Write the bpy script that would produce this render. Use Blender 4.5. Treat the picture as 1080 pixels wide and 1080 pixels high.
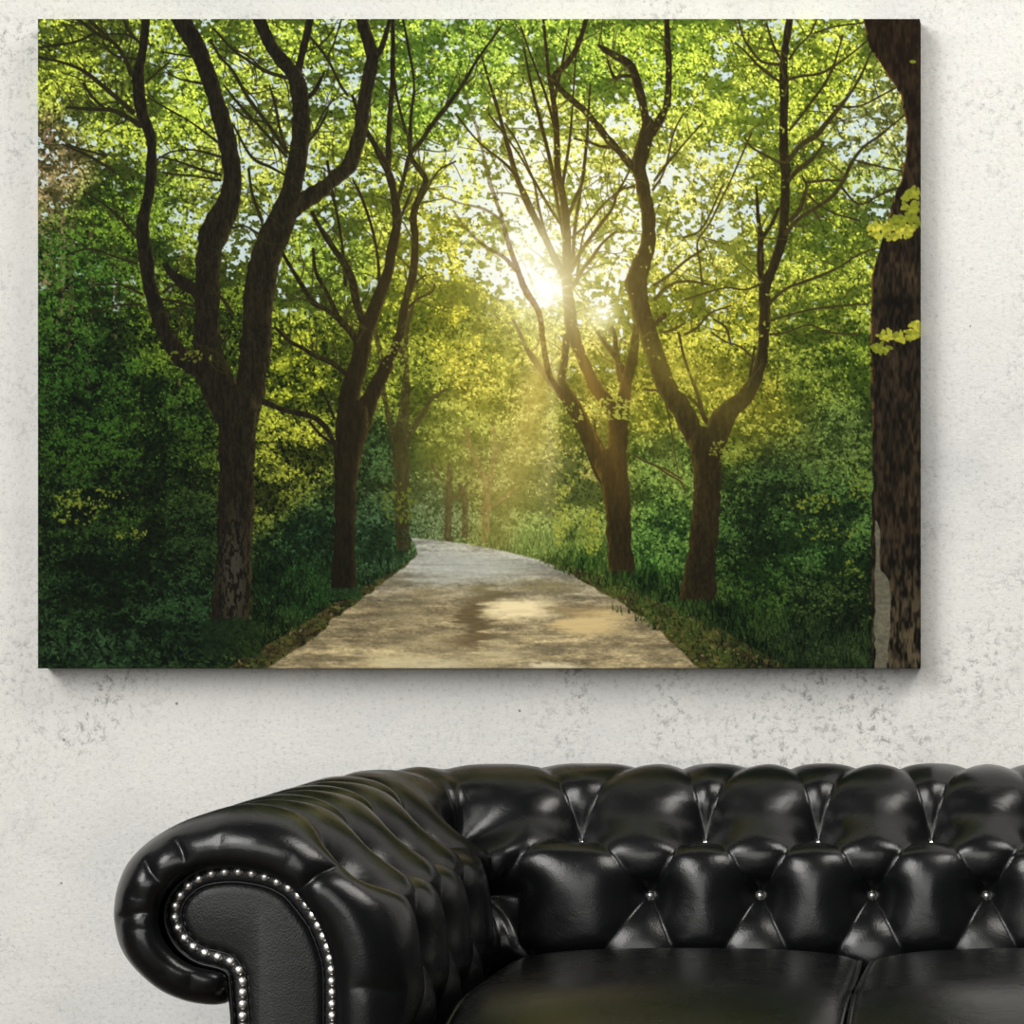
# A black deep-buttoned sofa in front of a rough plaster wall with a printed forest canvas.
import bpy, bmesh, math, random
import numpy as np
from mathutils import Vector, kdtree

for o in list(bpy.data.objects): bpy.data.objects.remove(o)
scene = bpy.context.scene
COL = scene.collection

# ---------------------------------------------------------------- camera
FPX, VPX, VPY, CAM_Z = 3248.0, 1090.0, 600.0, 1.0      # focal length and vanishing point in pixels of the 1080 frame
cam_data = bpy.data.cameras.new('camera'); cam = bpy.data.objects.new('camera', cam_data); COL.objects.link(cam)
cam.location = (0, 0, CAM_Z); cam.rotation_euler = (math.pi / 2, 0, 0)
cam_data.sensor_width = 36; cam_data.lens = FPX / 1080 * 36
cam_data.shift_x = -(VPX - 540) / 1080; cam_data.shift_y = (VPY - 540) / 1080
scene.camera = cam

# ---------------------------------------------------------------- world, lights, exposure
world = bpy.data.worlds.new('world'); scene.world = world; world.use_nodes = True
world.node_tree.nodes['Background'].inputs[0].default_value = (.80, .84, .90, 1)
world.node_tree.nodes['Background'].inputs[1].default_value = .06

def area_light(name, loc, target, size, size_y, power, color):
    d = bpy.data.lights.new(name, 'AREA'); d.shape = 'RECTANGLE'; d.size = size; d.size_y = size_y; d.energy = power; d.color = color
    o = bpy.data.objects.new(name, d); COL.objects.link(o); o.location = loc
    o.rotation_euler = (Vector(target) - Vector(loc)).to_track_quat('-Z', 'Y').to_euler()
    return o
area_light('key_softbox', (-5.6, -2.2, 6.2), (-.7, 4.4, 1.2), 4.0, 4.0, 585, (1.0, .985, .95))  # unseen softbox, upper left, placed to cast the canvas shadow; not a window
area_light('front_softbox', (-2.3, -2.8, 2.5), (-.7, 4.2, 1.0), 6.2, 3.6, 235, (1.0, .99, .96))
area_light('ceiling_softbox', (1.3, 2.8, 3.7), (.1, 4.5, 1.6), 1.8, 1.4, 80, (1.0, .965, .90))

vs = scene.view_settings
vs.view_transform = 'Standard'; vs.look = 'None'; vs.gamma = 1.0; vs.use_curve_mapping = False; vs.exposure = 0.0

# ---------------------------------------------------------------- helpers
def link(o, parent=None, label=None, category=None, group=None, kind=None):
    COL.objects.link(o)
    if parent is not None: o.parent = parent
    for k, v in (('label', label), ('category', category), ('group', group), ('kind', kind)):
        if v: o[k] = v
    return o
def mesh_obj(name, verts, faces, mat, parent=None, smooth=True, **kw):
    me = bpy.data.meshes.new(name); me.from_pydata([tuple(map(float, v)) for v in verts], [], faces); me.update()
    if smooth: me.polygons.foreach_set('use_smooth', [True] * len(me.polygons))
    me.materials.append(mat)
    return link(bpy.data.objects.new(name, me), parent, **kw)
def grid_faces(nu, nv, close=False):
    """vertices in rows of nv; nu rows"""
    f = []
    for i in range(nu - 1):
        for j in range(nv - 1 + (1 if close else 0)):
            k = (j + 1) % nv
            f.append((i * nv + j, i * nv + k, (i + 1) * nv + k, (i + 1) * nv + j))
    return f
def material(name):
    m = bpy.data.materials.new(name); m.use_nodes = True
    return m, m.node_tree.nodes, m.node_tree.links, m.node_tree.nodes['Principled BSDF']
def ramp(N, stops):
    r = N.new('ShaderNodeValToRGB'); e = r.color_ramp.elements
    while len(e) < len(stops): e.new(.5)
    for i, (p, c) in enumerate(stops):
        e[i].position = p; e[i].color = (*c, 1) if len(c) == 3 else c
    return r
def noise_node(N, L, vec, scale, detail=4, rough=.6, dist=0):
    n = N.new('ShaderNodeTexNoise'); n.inputs['Scale'].default_value = scale; n.inputs['Detail'].default_value = detail
    n.inputs['Roughness'].default_value = rough; n.inputs['Distortion'].default_value = dist
    L.new(vec, n.inputs['Vector']); return n
def mix(N, L, typ, fac, a, b):
    n = N.new('ShaderNodeMix'); n.data_type = 'RGBA'; n.blend_type = typ; n.clamp_result = True
    for sock, v in ((n.inputs[0], fac), (n.inputs[6], a), (n.inputs[7], b)):
        if isinstance(v, (float, int)): sock.default_value = v
        elif isinstance(v, tuple): sock.default_value = (*v, 1)
        else: L.new(v, sock)
    return n.outputs[2]
def math_node(N, L, op, a, b=None):
    n = N.new('ShaderNodeMath'); n.operation = op
    for s, v in zip(n.inputs, (a, b)):
        if v is None: continue
        if isinstance(v, (float, int)): s.default_value = v
        else: L.new(v, s)
    return n.outputs[0]
# ---------------------------------------------------------------- the room: plaster wall and floor
WALL_Y = 4.5
def plaster_material():
    m, N, L, B = material('rough plaster')
    tc = N.new('ShaderNodeTexCoord'); v = tc.outputs['Object']
    cloud = noise_node(N, L, v, 1.1, 5, .62, .3); blot = noise_node(N, L, v, 6, 6, .7, .6); speck = noise_node(N, L, v, 150, 4, .75)
    c1 = ramp(N, [(.30, (.64, .645, .64)), (.50, (.79, .78, .75)), (.75, (.85, .835, .795))]); L.new(cloud.outputs[0], c1.inputs[0])
    c2 = ramp(N, [(.30, (.90, .905, .905)), (.46, (1, 1, 1)), (.8, (1.0, 1.0, 1.0))]); L.new(blot.outputs[0], c2.inputs[0])
    col = mix(N, L, 'MULTIPLY', 1.0, c1.outputs[0], c2.outputs[0])
    c3 = ramp(N, [(.28, (.55, .56, .56)), (.45, (.95, .95, .95)), (.7, (1, 1, 1))]); L.new(speck.outputs[0], c3.inputs[0])
    col = mix(N, L, 'MULTIPLY', .8, col, c3.outputs[0])
    # scuffed rough patches with dark grit
    pm = noise_node(N, L, v, 2.6, 3, .6, .8); pr = ramp(N, [(.47, (0, 0, 0)), (.64, (1, 1, 1))]); L.new(pm.outputs[0], pr.inputs[0])
    g = noise_node(N, L, v, 70, 6, .8, .35); gr = ramp(N, [(.38, (.42, .43, .43)), (.49, (1, 1, 1))]); L.new(g.outputs[0], gr.inputs[0])
    gm = mix(N, L, 'MIX', pr.outputs[0], (1.0, 1.0, 1.0), gr.outputs[0])
    col = mix(N, L, 'MULTIPLY', .9, col, gm)
    # small pits
    vo = N.new('ShaderNodeTexVoronoi'); vo.inputs['Scale'].default_value = 24; L.new(v, vo.inputs['Vector'])
    sel = N.new('ShaderNodeSeparateColor'); L.new(vo.outputs['Color'], sel.inputs[0])
    rad = math_node(N, L, 'MULTIPLY', math_node(N, L, 'POWER', sel.outputs[0], 2.2), .058)
    pit = math_node(N, L, 'LESS_THAN', vo.outputs['Distance'], rad)
    col = mix(N, L, 'MIX', math_node(N, L, 'MULTIPLY', pit, .72), col, (.13, .13, .125))
    # hairline cracks, only here and there
    cw = noise_node(N, L, v, 3.2, 8, .72, .5); cd = math_node(N, L, 'ABSOLUTE', math_node(N, L, 'SUBTRACT', cw.outputs[0], .5))
    cr = ramp(N, [(.0, (1, 1, 1)), (.0035, (0, 0, 0))]); L.new(cd, cr.inputs[0])
    cm = noise_node(N, L, v, 3.7, 2); cmr = ramp(N, [(.56, (0, 0, 0)), (.66, (1, 1, 1))]); L.new(cm.outputs[0], cmr.inputs[0])
    crack = mix(N, L, 'MULTIPLY', 1.0, cr.outputs[0], cmr.outputs[0])
    cs = N.new('ShaderNodeSeparateColor'); L.new(crack, cs.inputs[0])
    col = mix(N, L, 'MIX', math_node(N, L, 'MULTIPLY', cs.outputs[0], .42), col, (.30, .30, .29))
    L.new(col, B.inputs['Base Color']); B.inputs['Roughness'].default_value = .85; B.inputs['Specular IOR Level'].default_value = .2
    hgt = math_node(N, L, 'ADD', math_node(N, L, 'MULTIPLY', g.outputs[0], .7), math_node(N, L, 'MULTIPLY', speck.outputs[0], .3))
    hgt = math_node(N, L, 'SUBTRACT', hgt, math_node(N, L, 'MULTIPLY', cs.outputs[0], .25))
    hgt = math_node(N, L, 'SUBTRACT', hgt, math_node(N, L, 'MULTIPLY', pit, .3))
    bp = N.new('ShaderNodeBump'); bp.inputs['Strength'].default_value = .42; bp.inputs['Distance'].default_value = .007
    L.new(hgt, bp.inputs['Height']); L.new(bp.outputs[0], B.inputs['Normal'])
    return m
mesh_obj('wall_back', [(-5, WALL_Y, 0), (5, WALL_Y, 0), (5, WALL_Y, 4), (-5, WALL_Y, 4), (-5, WALL_Y + .15, 0), (5, WALL_Y + .15, 0), (5, WALL_Y + .15, 4), (-5, WALL_Y + .15, 4)],
         [(0, 1, 2, 3), (5, 4, 7, 6), (3, 2, 6, 7), (1, 0, 4, 5), (0, 3, 7, 4), (2, 1, 5, 6)], plaster_material(), smooth=False, kind='structure', label='pale rough plaster wall with pits and scuffs')
def floor_material():
    m, N, L, B = material('dark floorboards')
    tc = N.new('ShaderNodeTexCoord'); mp = N.new('ShaderNodeMapping'); mp.inputs['Scale'].default_value = (1, 12, 1); L.new(tc.outputs['Object'], mp.inputs[0])
    n = noise_node(N, L, mp.outputs[0], 3, 6); r = ramp(N, [(.3, (.030, .024, .018)), (.7, (.075, .056, .040))]); L.new(n.outputs[0], r.inputs[0])
    L.new(r.outputs[0], B.inputs['Base Color']); B.inputs['Roughness'].default_value = .5
    return m
mesh_obj('floor', [(-5, -3, 0), (5, -3, 0), (5, WALL_Y + .15, 0), (-5, WALL_Y + .15, 0), (-5, -3, -.1), (5, -3, -.1), (5, WALL_Y + .15, -.1), (-5, WALL_Y + .15, -.1)],
         [(0, 1, 2, 3), (7, 6, 5, 4), (0, 4, 5, 1), (2, 6, 7, 3), (1, 5, 6, 2), (3, 7, 4, 0)], floor_material(), smooth=False, kind='structure')
# ---------------------------------------------------------------- sofa
XC, W_IN, Y_IN, Y_FRONT = .0143, .7143, 4.07, 3.545     # centre line, half inner width, inner back plane, front of the arms
def leather(name, rough, grain, base=(.0038, .0041, .0045), spec=.42):
    m, N, L, B = material(name)
    tc = N.new('ShaderNodeTexCoord'); v = tc.outputs['Object']
    B.inputs['Base Color'].default_value = (*base, 1); B.inputs['IOR'].default_value = 1.5; B.inputs['Specular IOR Level'].default_value = spec
    n = noise_node(N, L, v, 9, 3); r = ramp(N, [(.3, (rough * .8,) * 3), (.7, (rough * 1.25,) * 3)]); L.new(n.outputs[0], r.inputs[0]); L.new(r.outputs[0], B.inputs['Roughness'])
    vo = N.new('ShaderNodeTexVoronoi'); vo.inputs['Scale'].default_value = 420; L.new(v, vo.inputs['Vector'])
    wr = noise_node(N, L, v, 26, 5, .6, .8)
    h = math_node(N, L, 'ADD', math_node(N, L, 'MULTIPLY', vo.outputs['Distance'], grain), math_node(N, L, 'MULTIPLY', wr.outputs[0], .9))
    bp = N.new('ShaderNodeBump'); bp.inputs['Strength'].default_value = .25; bp.inputs['Distance'].default_value = .003
    L.new(h, bp.inputs['Height']); L.new(bp.outputs[0], B.inputs['Normal'])
    return m
M_LEATHER = leather('black leather', .27, .10)
M_PANEL = leather('grained black leather', .42, .30)
M_CUSHION = leather('soft black leather', .27, .12, spec=.28)
def metal(name, col, rough):
    m, N, L, B = material(name); B.inputs['Base Color'].default_value = (*col, 1); B.inputs['Metallic'].default_value = 1
    tc = N.new('ShaderNodeTexCoord'); n = noise_node(N, L, tc.outputs['Object'], 300, 2); r = ramp(N, [(.3, (rough * .8,) * 3), (.7, (rough * 1.2,) * 3)])
    L.new(n.outputs[0], r.inputs[0]); L.new(r.outputs[0], B.inputs['Roughness']); return m
M_NAIL = metal('polished nickel', (.90, .89, .86), .34)
def wood():
    m, N, L, B = material('dark turned wood'); tc = N.new('ShaderNodeTexCoord'); n = noise_node(N, L, tc.outputs['Object'], 30, 4)
    r = ramp(N, [(.3, (.02, .012, .008)), (.7, (.05, .028, .016))]); L.new(n.outputs[0], r.inputs[0]); L.new(r.outputs[0], B.inputs['Base Color']); B.inputs['Roughness'].default_value = .3; return m
M_WOOD = wood()

# scroll profile O (outer skin) paired with the outline P of the front panel; pixels of the photograph at the arm's front
PAIRS = [(441,1435,355.5,1435),(441,1300,355.5,1300),(441,1180,355.5,1180),(441,1080,355.5,1080),(441,1020,355,1026),(437,985,350,1002),(426,957,340,976),(410,936,333,964),(372,905,315,941),(345,880,304,931),(318,862,285,921),(284,852,262,915.5),
         (243,851,240,913.5),(201,862,218,915.5),(173,873,202,920),(146,890,189,928),(126,911,178,939),(115,936,171,952),(111,960,168.5,964),(112,978,169,975),(118,1002,173,988),(132,1024,181,1001),
         (157,1047,192,1011.5),(184,1060,206,1019),(212,1065,220,1022.5),(229,1063,230,1025.5),(236,1056,236.5,1031),(238.5,1064,240,1046),(238.5,1100,240.5,1100),(238.5,1250,240.5,1250),(238.5,1435,240.5,1435)]
KO = np.array([((440 - a) / 928, 1 - (b - 600) / 928, (440 - c) / 928, 1 - (d - 600) / 928) for a, b, c, d in PAIRS])
def catmull(K, n_per):
    Q = np.vstack([2 * K[0] - K[1], K, 2 * K[-1] - K[-2]]); out = []
    for i in range(1, len(Q) - 2):
        a, b, c, d = Q[i - 1:i + 3]
        t = (np.arange(n_per) / n_per)[:, None]
        out.append(.5 * (2 * b + (c - a) * t + (2 * a - 5 * b + 4 * c - d) * t ** 2 + (3 * b - a - 3 * c + d) * t ** 3))
    return np.vstack(out + [Q[-2:-1]])
DENSE = catmull(KO, 40)
ARC = np.concatenate([[0], np.cumsum(np.hypot(*np.diff(DENSE[:, :2], axis=0).T))])
# sampling along the profile: fine above the seat, coarse below and behind
i_front = np.argmin(np.abs(DENSE[:400, 1] - .40)); V_SEAT = ARC[i_front]
i_roll = 40 * 26; V_ROLL = ARC[i_roll]
def v_of(r, z): return ARC[np.argmin(np.hypot(DENSE[:i_roll, 0] - r, DENSE[:i_roll, 1] - z))]
V2 = v_of(0, .569); V1 = v_of(.073, .671); V3 = V2 - .135; V0 = V1 + .245
V = np.concatenate([np.linspace(0, V_SEAT, 10)[:-1], np.linspace(V_SEAT, V_ROLL, 270)[:-1], np.linspace(V_ROLL, ARC[-1], 16)])
def prof(v):
    return np.stack([np.interp(v, ARC, DENSE[:, k]) for k in range(4)], -1)
PV = prof(V)

RHO, WC = .018, .13       # inner corner radius; share of the path given to the corner
LA = Y_IN - Y_FRONT       # straight length of an arm
def base_point(s, rz):
    """s = 0 at the middle of the back, negative towards the left arm; rz = (..., (r, z))"""
    s = np.asarray(s, float); sg = np.where(s < 0, -1.0, 1.0); a = np.abs(s); r = rz[..., 0]; z = rz[..., 1]
    h = W_IN - RHO
    th = np.clip((a - h) / WC, 0, 1) * math.pi / 2
    along = np.minimum(a, h); arm = np.maximum(a - h - WC, 0)
    x = XC + sg * (along + (RHO + r) * np.sin(th))
    y = (Y_IN - RHO) + (RHO + r) * np.cos(th) - arm
    return np.stack([x, y, z], -1)
h_ = W_IN - RHO; S_COR = h_ + WC / 2
S_END = h_ + WC + (Y_IN - RHO - Y_FRONT)
def s_arm(y): return h_ + WC + (Y_IN - RHO - y)
INTS = [0, .1535, .307, .460, .628, S_COR, s_arm(3.985), s_arm(3.835), s_arm(3.68), s_arm(3.535)]
HALF = [.0768, .230, .380, .527, None, s_arm(3.915), s_arm(3.76), s_arm(3.605)]
def signed(lst): return lst
folds, buttons = [], []           # (s, v) segments; (s, v, row)
for sg in (-1, 1):
    for i, s in enumerate(INTS):
        if s == 0 and sg > 0: continue
        buttons.append((sg * s, V1, 1)); buttons.append((sg * s, V3, 3))
    H2 = [(h if h is not None else S_COR) for h in HALF]
    for h in H2: buttons.append((sg * h, V2, 2))
    # diamonds between rows 3-2-1
    nodes = sorted(set([(s, 'i') for s in INTS] + [(h, 'h') for h in H2 if h != S_COR]))
    for (a, ka), (b, kb) in zip(nodes[:-1], nodes[1:]):
        if ka == kb:
            # either side of the corner, where the second row's button sits in the corner itself
            pass
        va, vb = (V1 if ka == 'i' else V2), (V1 if kb == 'i' else V2)
        if ka != kb:
            folds.append((sg * a, va, sg * b, vb)); folds.append((sg * a, V3 if ka == 'i' else V2, sg * b, V3 if kb == 'i' else V2))
    folds.append((sg * S_COR, V3, sg * S_COR, V1))
    for n in (.628, s_arm(3.985)):
        folds.append((sg * n, V1, sg * S_COR, V2)); folds.append((sg * n, V3, sg * S_COR, V2))
    # row 1 to the row on the crest, then straight over the roll
    top = [h for h in HALF if h is not None and h < h_] + [h_ + WC * .68, h_ + WC * .32] + [h for h in HALF if h is not None and h > h_]
    top = sorted(top)
    for n in INTS:
        near = sorted(top, key=lambda q: abs(q - n))[:2]
        if n == 0: near = [top[0]]
        if n == INTS[-1]: near = [top[-1]]
        for q in near: folds.append((sg * n, V1, sg * q, V0))
        if n == 0 and sg > 0: pass
    for q in top:
        folds.append((sg * q, V0, sg * q, V_ROLL - .03))

kd_pts = []
for (a, va, b, vb) in folds:
    n = max(6, int(math.hypot(a - b, va - vb) / .003)); t = np.linspace(0, 1, n)
    P = base_point(a + (b - a) * t, prof(va + (vb - va) * t)[:, :2])
    kd_pts.extend(P)
kd = kdtree.KDTree(len(kd_pts))
for i, p in enumerate(kd_pts): kd.insert(Vector(p), i)
kd.balance()
bt_pts = [base_point(np.array(s), prof(v)[:2]) for s, v, r in buttons]
row0 = []
for sg in (-1, 1):
    for q in top: row0.append(base_point(np.array(sg * q), prof(V0)[:2]))
kb = kdtree.KDTree(len(bt_pts))
for i, p in enumerate(bt_pts): kb.insert(Vector(p), i)
kb.balance()
k0 = kdtree.KDTree(len(row0))
for i, p in enumerate(row0): k0.insert(Vector(p), i)
k0.balance()
def depth_at(p, v, parts=False):
    d = kd.find(p)[2]; rb = kb.find(p)[2]; r0 = k0.find(p)[2]
    if v < V3 - .05: return (.012, 0) if parts else .012
    over = min(1, max(0, (v - V0) / .12))                   # the puff dies out over the roll
    x = min(d / .040, 1); f = (1 - (1 - x) ** 2) ** .62
    A = .011 * (1 - .6 * over)
    low = min(1, max(0, (v - (V3 - .05)) / .05))
    near = .35 + .65 * math.exp(-(rb / .06) ** 2)
    crease = .0048 * math.exp(-(d / .0035)) * (1 - .7 * over) * near
    dep = A * (1 - f) + .038 * math.exp(-(rb / .040) ** 1.7) + .007 * math.exp(-(r0 / .035) ** 1.5)
    if not parts: return (dep + crease) * low + .012 * (1 - low)
    return dep * low + .012 * (1 - low), crease * low + .010 * math.exp(-(rb / .012)) * low

def arm_band_t():
    th = np.linspace(0, math.radians(152), 26)[1:]
    return th
def skin(s0, s1, ns, front_sign=0):
    """skin between path positions s0 and s1; front_sign adds the padded front of an arm"""
    S = np.linspace(s0, s1, ns); rows = []
    base = base_point(S[:, None] + 0 * V[None], PV[None, :, :2] + 0 * S[:, None, None])
    # outward normals from finite differences
    eps = 1e-3
    dS = base_point(S[:, None] + eps + 0 * V[None], PV[None, :, :2] + 0 * S[:, None, None]) - base
    PV2 = prof(np.minimum(V + eps, ARC[-1])); PV1 = prof(np.maximum(V - eps, 0))
    dV = base_point(S[:, None] + 0 * V[None], PV2[None, :, :2] + 0 * S[:, None, None]) - base_point(S[:, None] + 0 * V[None], PV1[None, :, :2] + 0 * S[:, None, None])
    N = np.cross(dS, dV); N /= np.linalg.norm(N, axis=-1, keepdims=True) + 1e-12
    # make normals point away from the filling (towards the seat at the inner face)
    ref = N[ns // 2, 40]; want = np.array([0, -1, 0]) if abs(S[ns // 2]) < h_ else np.array([-np.sign(S[ns // 2]), 0, 0])
    if ref @ want < 0: N = -N
    dep = np.zeros(base.shape[:2]); crs = np.zeros(base.shape[:2])
    for i in range(ns):
        for j in range(len(V)):
            if V[j] > V_ROLL: dep[i, j] = dep[i, j - 1] * .7; continue
            dep[i, j], crs[i, j] = depth_at(Vector(base[i, j]), V[j], True)
    for it in range(6):                                # rounds the filling over; the stitched creases stay sharp
        p = np.pad(dep, ((1, 1), (0, 0)), mode='edge'); dep2 = (p[:-2] + 2 * p[1:-1] + p[2:]) / 4
        p = np.pad(dep2, ((0, 0), (1, 1)), mode='edge'); dep2 = (p[:, :-2] + 2 * p[:, 1:-1] + p[:, 2:]) / 4
        dep = dep2
    dep = dep + crs
    out = base - N * dep[..., None]
    return out

def band(side):
    """padded leather turned over the front of an arm and tucked round the front panel"""
    th = arm_band_t(); thm = th[-1]
    O, P = PV[:, :2], PV[:, 2:]
    w = (1 - np.cos(th)) / (1 - math.cos(thm))
    gap = np.linalg.norm(O - P, axis=-1)
    bulge = np.minimum(.062, gap * .85)
    pleats = []
    def vt(px, py): return ARC[np.argmin(np.hypot(DENSE[:, 0] - (440 - px) / 928, DENSE[:, 1] - (1 - (py - 600) / 928)))]
    for (px, py, w0, w1, amp) in [(372, 905, 0, .9, 1.3), (176, 871, .30, .75, .8), (138, 897, .3, .85, .8), (111, 962, .2, .85, 1.0), (114, 985, .45, .8, .4), (243, 851, .45, .6, .35), (330, 869, .55, .7, .35),
                                  (116, 930, .5, .7, .5), (150, 1042, .45, .6, .5), (195, 1063, .5, .8, .5), (441, 1040, .2, .7, .5)]:
        pleats.append((vt(px, py), w0, w1, amp))
    out = np.zeros((len(th), len(V), 3))
    rnd = random.Random(4)
    for i, (t, ww) in enumerate(zip(th, w)):
        xz = O * (1 - ww) + P * ww
        dep = np.zeros(len(V))
        for (pv, w0, w1, amp) in pleats:
            e = 1 / (1 + math.exp(-(ww - w0) / .04)) * 1 / (1 + math.exp((ww - w1) / .05))
            d = np.abs(V - pv - .006 * math.sin(ww * 5 + pv * 40))
            dep += amp * e * (.0045 * np.exp(-d / .004) + .004 * np.exp(-(d / .016) ** 2))
        y = Y_FRONT - .0275 * ww - (bulge - dep * np.minimum(1, gap / .05)) * math.sin(t)
        out[i, :, 0] = xz[:, 0]; out[i, :, 1] = y; out[i, :, 2] = xz[:, 1]
    res = out.copy()
    res[..., 0] = XC + side * (W_IN + out[..., 0])
    return res

sofa = bpy.data.objects.new('chesterfield_sofa', None)
link(sofa, label='black glossy leather sofa with deep-buttoned back and rolled, nail-studded arms against the wall', category='sofa')
sofa.location = (0, 0, 0)

NV = len(V)
def skin_mesh(name, G, parent, mat, flip):
    nu = G.shape[0]; verts = G.reshape(-1, 3)
    f = grid_faces(nu, NV)
    if flip: f = [q[::-1] for q in f]
    return mesh_obj(name, verts, f, mat, parent)
back_grid = skin(-S_COR, S_COR, 520)
back = skin_mesh('back', back_grid, sofa, M_LEATHER, True)

def offset(poly, d):
    """move a closed outline inwards by d"""
    n = len(poly); out = []
    a = np.roll(poly, 1, 0); b = np.roll(poly, -1, 0); t = b - a; t /= np.linalg.norm(t, axis=1, keepdims=True)
    nrm = np.stack([-t[:, 1], t[:, 0]], 1)
    area = .5 * np.sum(poly[:, 0] * np.roll(poly[:, 1], -1) - np.roll(poly[:, 0], -1) * poly[:, 1])
    return poly + nrm * d * (1 if area > 0 else -1)
def tube_along(pts, rad, seg=8):
    pts = np.asarray(pts); n = len(pts); vs_ = []
    for i in range(n):
        t = pts[min(i + 1, n - 1)] - pts[max(i - 1, 0)]; t = t / (np.linalg.norm(t) + 1e-9)
        u = np.array([0, 1.0, 0]); w = np.cross(t, u); w /= np.linalg.norm(w) + 1e-9; u = np.cross(w, t)
        for k in range(seg):
            a = 2 * math.pi * k / seg; vs_.append(pts[i] + rad * (math.cos(a) * u + math.sin(a) * w))
    return vs_, grid_faces(n, seg, True)

STUDS = [(930,872),(930,817),(930,762),(928,708),(926,653),(919,599),(907,545),(887,493),(863,442),(837,392),(806,343),(769,299),(722,262),(666,232),(608,208),(546,192),(482,183),(417,185),(353,193),(293,218),(243,251),
         (205,296),(181,346),(178,401),(194,453),(225,502),(268,544),(323,573),(384,592),(444,613),(485,655),(501,708),(501,762),(501,817),(501,873)]
STUDS = [(140 + a / 4.5, 880 + b / 4.5) for a, b in STUDS]
STUDS = [(STUDS[0][0], STUDS[0][1] + 12.15 * k) for k in range(5, 0, -1)] + STUDS + [(STUDS[-1][0], STUDS[-1][1] + 12.15 * k) for k in range(1, 6)]
def dome_mesh(name, rad, hgt, mat):
    vs_, fs = [], []; seg, rings = 20, 7
    for i in range(rings):
        a = math.pi / 2 * i / (rings - 1)
        for k in range(seg):
            b = 2 * math.pi * k / seg; vs_.append((rad * math.cos(a) * math.cos(b) if i < rings - 1 else 0.0005 * math.cos(b), -hgt * math.sin(a), rad * math.cos(a) * math.sin(b) if i < rings - 1 else .0005 * math.sin(b)))
    fs = grid_faces(rings, seg, True); fs.append(tuple(range((rings - 1) * seg, rings * seg)))
    fs.append(tuple(range(seg))[::-1])
    me = bpy.data.meshes.new(name); me.from_pydata(vs_, [], fs); me.polygons.foreach_set('use_smooth', [True] * len(fs)); me.materials.append(mat); me.update()
    return me
NAIL_ME = dome_mesh('nailhead', .0058, .0044, M_NAIL)
BUTTON_ME = dome_mesh('button', .0046, .0036, M_NAIL)

def to_world(side, r, y, z): return (XC + side * (W_IN + r), y, z)
for side in (-1, 1):
    g = skin(side * S_COR, side * S_END, 230)
    b = band(side)
    # the last skin row eases into the padded front
    b[..., :] = b
    G = np.concatenate([g, b], 0)
    # the first band rows follow the pleats of the arm behind them
    diff = g[-1] - base_point(np.full(NV, side * S_END), PV[:, :2])
    for i in range(b.shape[0]):
        k = max(0, 1 - (i + 1) / 10) ** 1.5
        G[g.shape[0] + i] += diff * k
    arm = skin_mesh('arm', G, sofa, M_LEATHER, side > 0)
    # ---- front panel: flat nailed border and a raised grained centre
    sel = slice(0, NV); Pl = PV[:, 2:]
    keep = [0]
    for i in range(1, NV):
        if np.hypot(*(Pl[i] - Pl[keep[-1]])) > .0022: keep.append(i)
    Pl = Pl[keep]
    nb = 24; bot = np.stack([np.linspace(Pl[-1, 0], Pl[0, 0], nb)[1:-1], np.full(nb - 2, Pl[0, 1])], 1)
    poly = np.vstack([Pl, bot])
    yb = Y_FRONT - .0275
    rings = [(0, yb + .004), (.001, yb), (.0185, yb - .0005), (.0195, yb + .001), (.0205, yb - .001), (.0225, yb - .0035), (.0265, yb - .0055), (.032, yb - .0065)]
    vs_ = []
    for d, y in rings:
        q = offset(poly, d)
        vs_ += [to_world(side, a, y, z) for a, z in q]
    n = len(poly); fs = grid_faces(len(rings), n, True); fs.append(tuple(range((len(rings) - 1) * n, len(rings) * n)))
    if side < 0: fs = [f[::-1] for f in fs]
    mesh_obj('front_panel', vs_, fs, M_PANEL, arm)
    line = offset(poly, .0012)[:len(Pl)]
    tv, tf = tube_along([to_world(side, a, yb - .0015, z) for a, z in line], .0034)
    mesh_obj('piping', tv, tf, M_LEATHER, arm)
    line = offset(poly, .0195)[:len(Pl)]
    tv, tf = tube_along([to_world(side, a, yb - .0008, z) for a, z in line], .0017)
    mesh_obj('piping', tv, tf, M_LEATHER, arm)
    for (px, py) in STUDS:
        o = bpy.data.objects.new('nailhead', NAIL_ME); link(o, arm)
        o.location = to_world(side, (440 - px) / 928, yb - .0003, 1 - (py - 600) / 928)
    # buttons of this arm
    for (s, v, r) in buttons:
        if np.sign(s) == side and abs(s) > S_COR + .01 and r in (1, 2):
            p = base_point(np.array(s), prof(v)[:2]); e = .002
            nv = np.cross(base_point(np.array(s + e), prof(v)[:2]) - p, base_point(np.array(s), prof(v + e)[:2]) - p); nv /= np.linalg.norm(nv)
            if nv[0] * side > 0: nv = -nv
            dd = depth_at(Vector(p), v)
            o = bpy.data.objects.new('button', BUTTON_ME); link(o, arm)
            o.location = Vector(p) - Vector(nv) * (dd - (.0005 if r == 2 else -.0034)); o.rotation_euler = Vector(nv).to_track_quat('-Y', 'Z').to_euler()
for (s, v, r) in buttons:
    if abs(s) <= S_COR + .01 and r in (1, 2):
        p = base_point(np.array(s), prof(v)[:2]); e = .002
        nv = np.cross(base_point(np.array(s + e), prof(v)[:2]) - p, base_point(np.array(s), prof(v + e)[:2]) - p); nv /= np.linalg.norm(nv)
        if nv[1] > 0: nv = -nv
        dd = depth_at(Vector(p), v)
        o = bpy.data.objects.new('button', BUTTON_ME); link(o, back)
        o.location = Vector(p) - Vector(nv) * (dd - (.0005 if r == 2 else -.0034)); o.rotation_euler = Vector(nv).to_track_quat('-Y', 'Z').to_euler()

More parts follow.
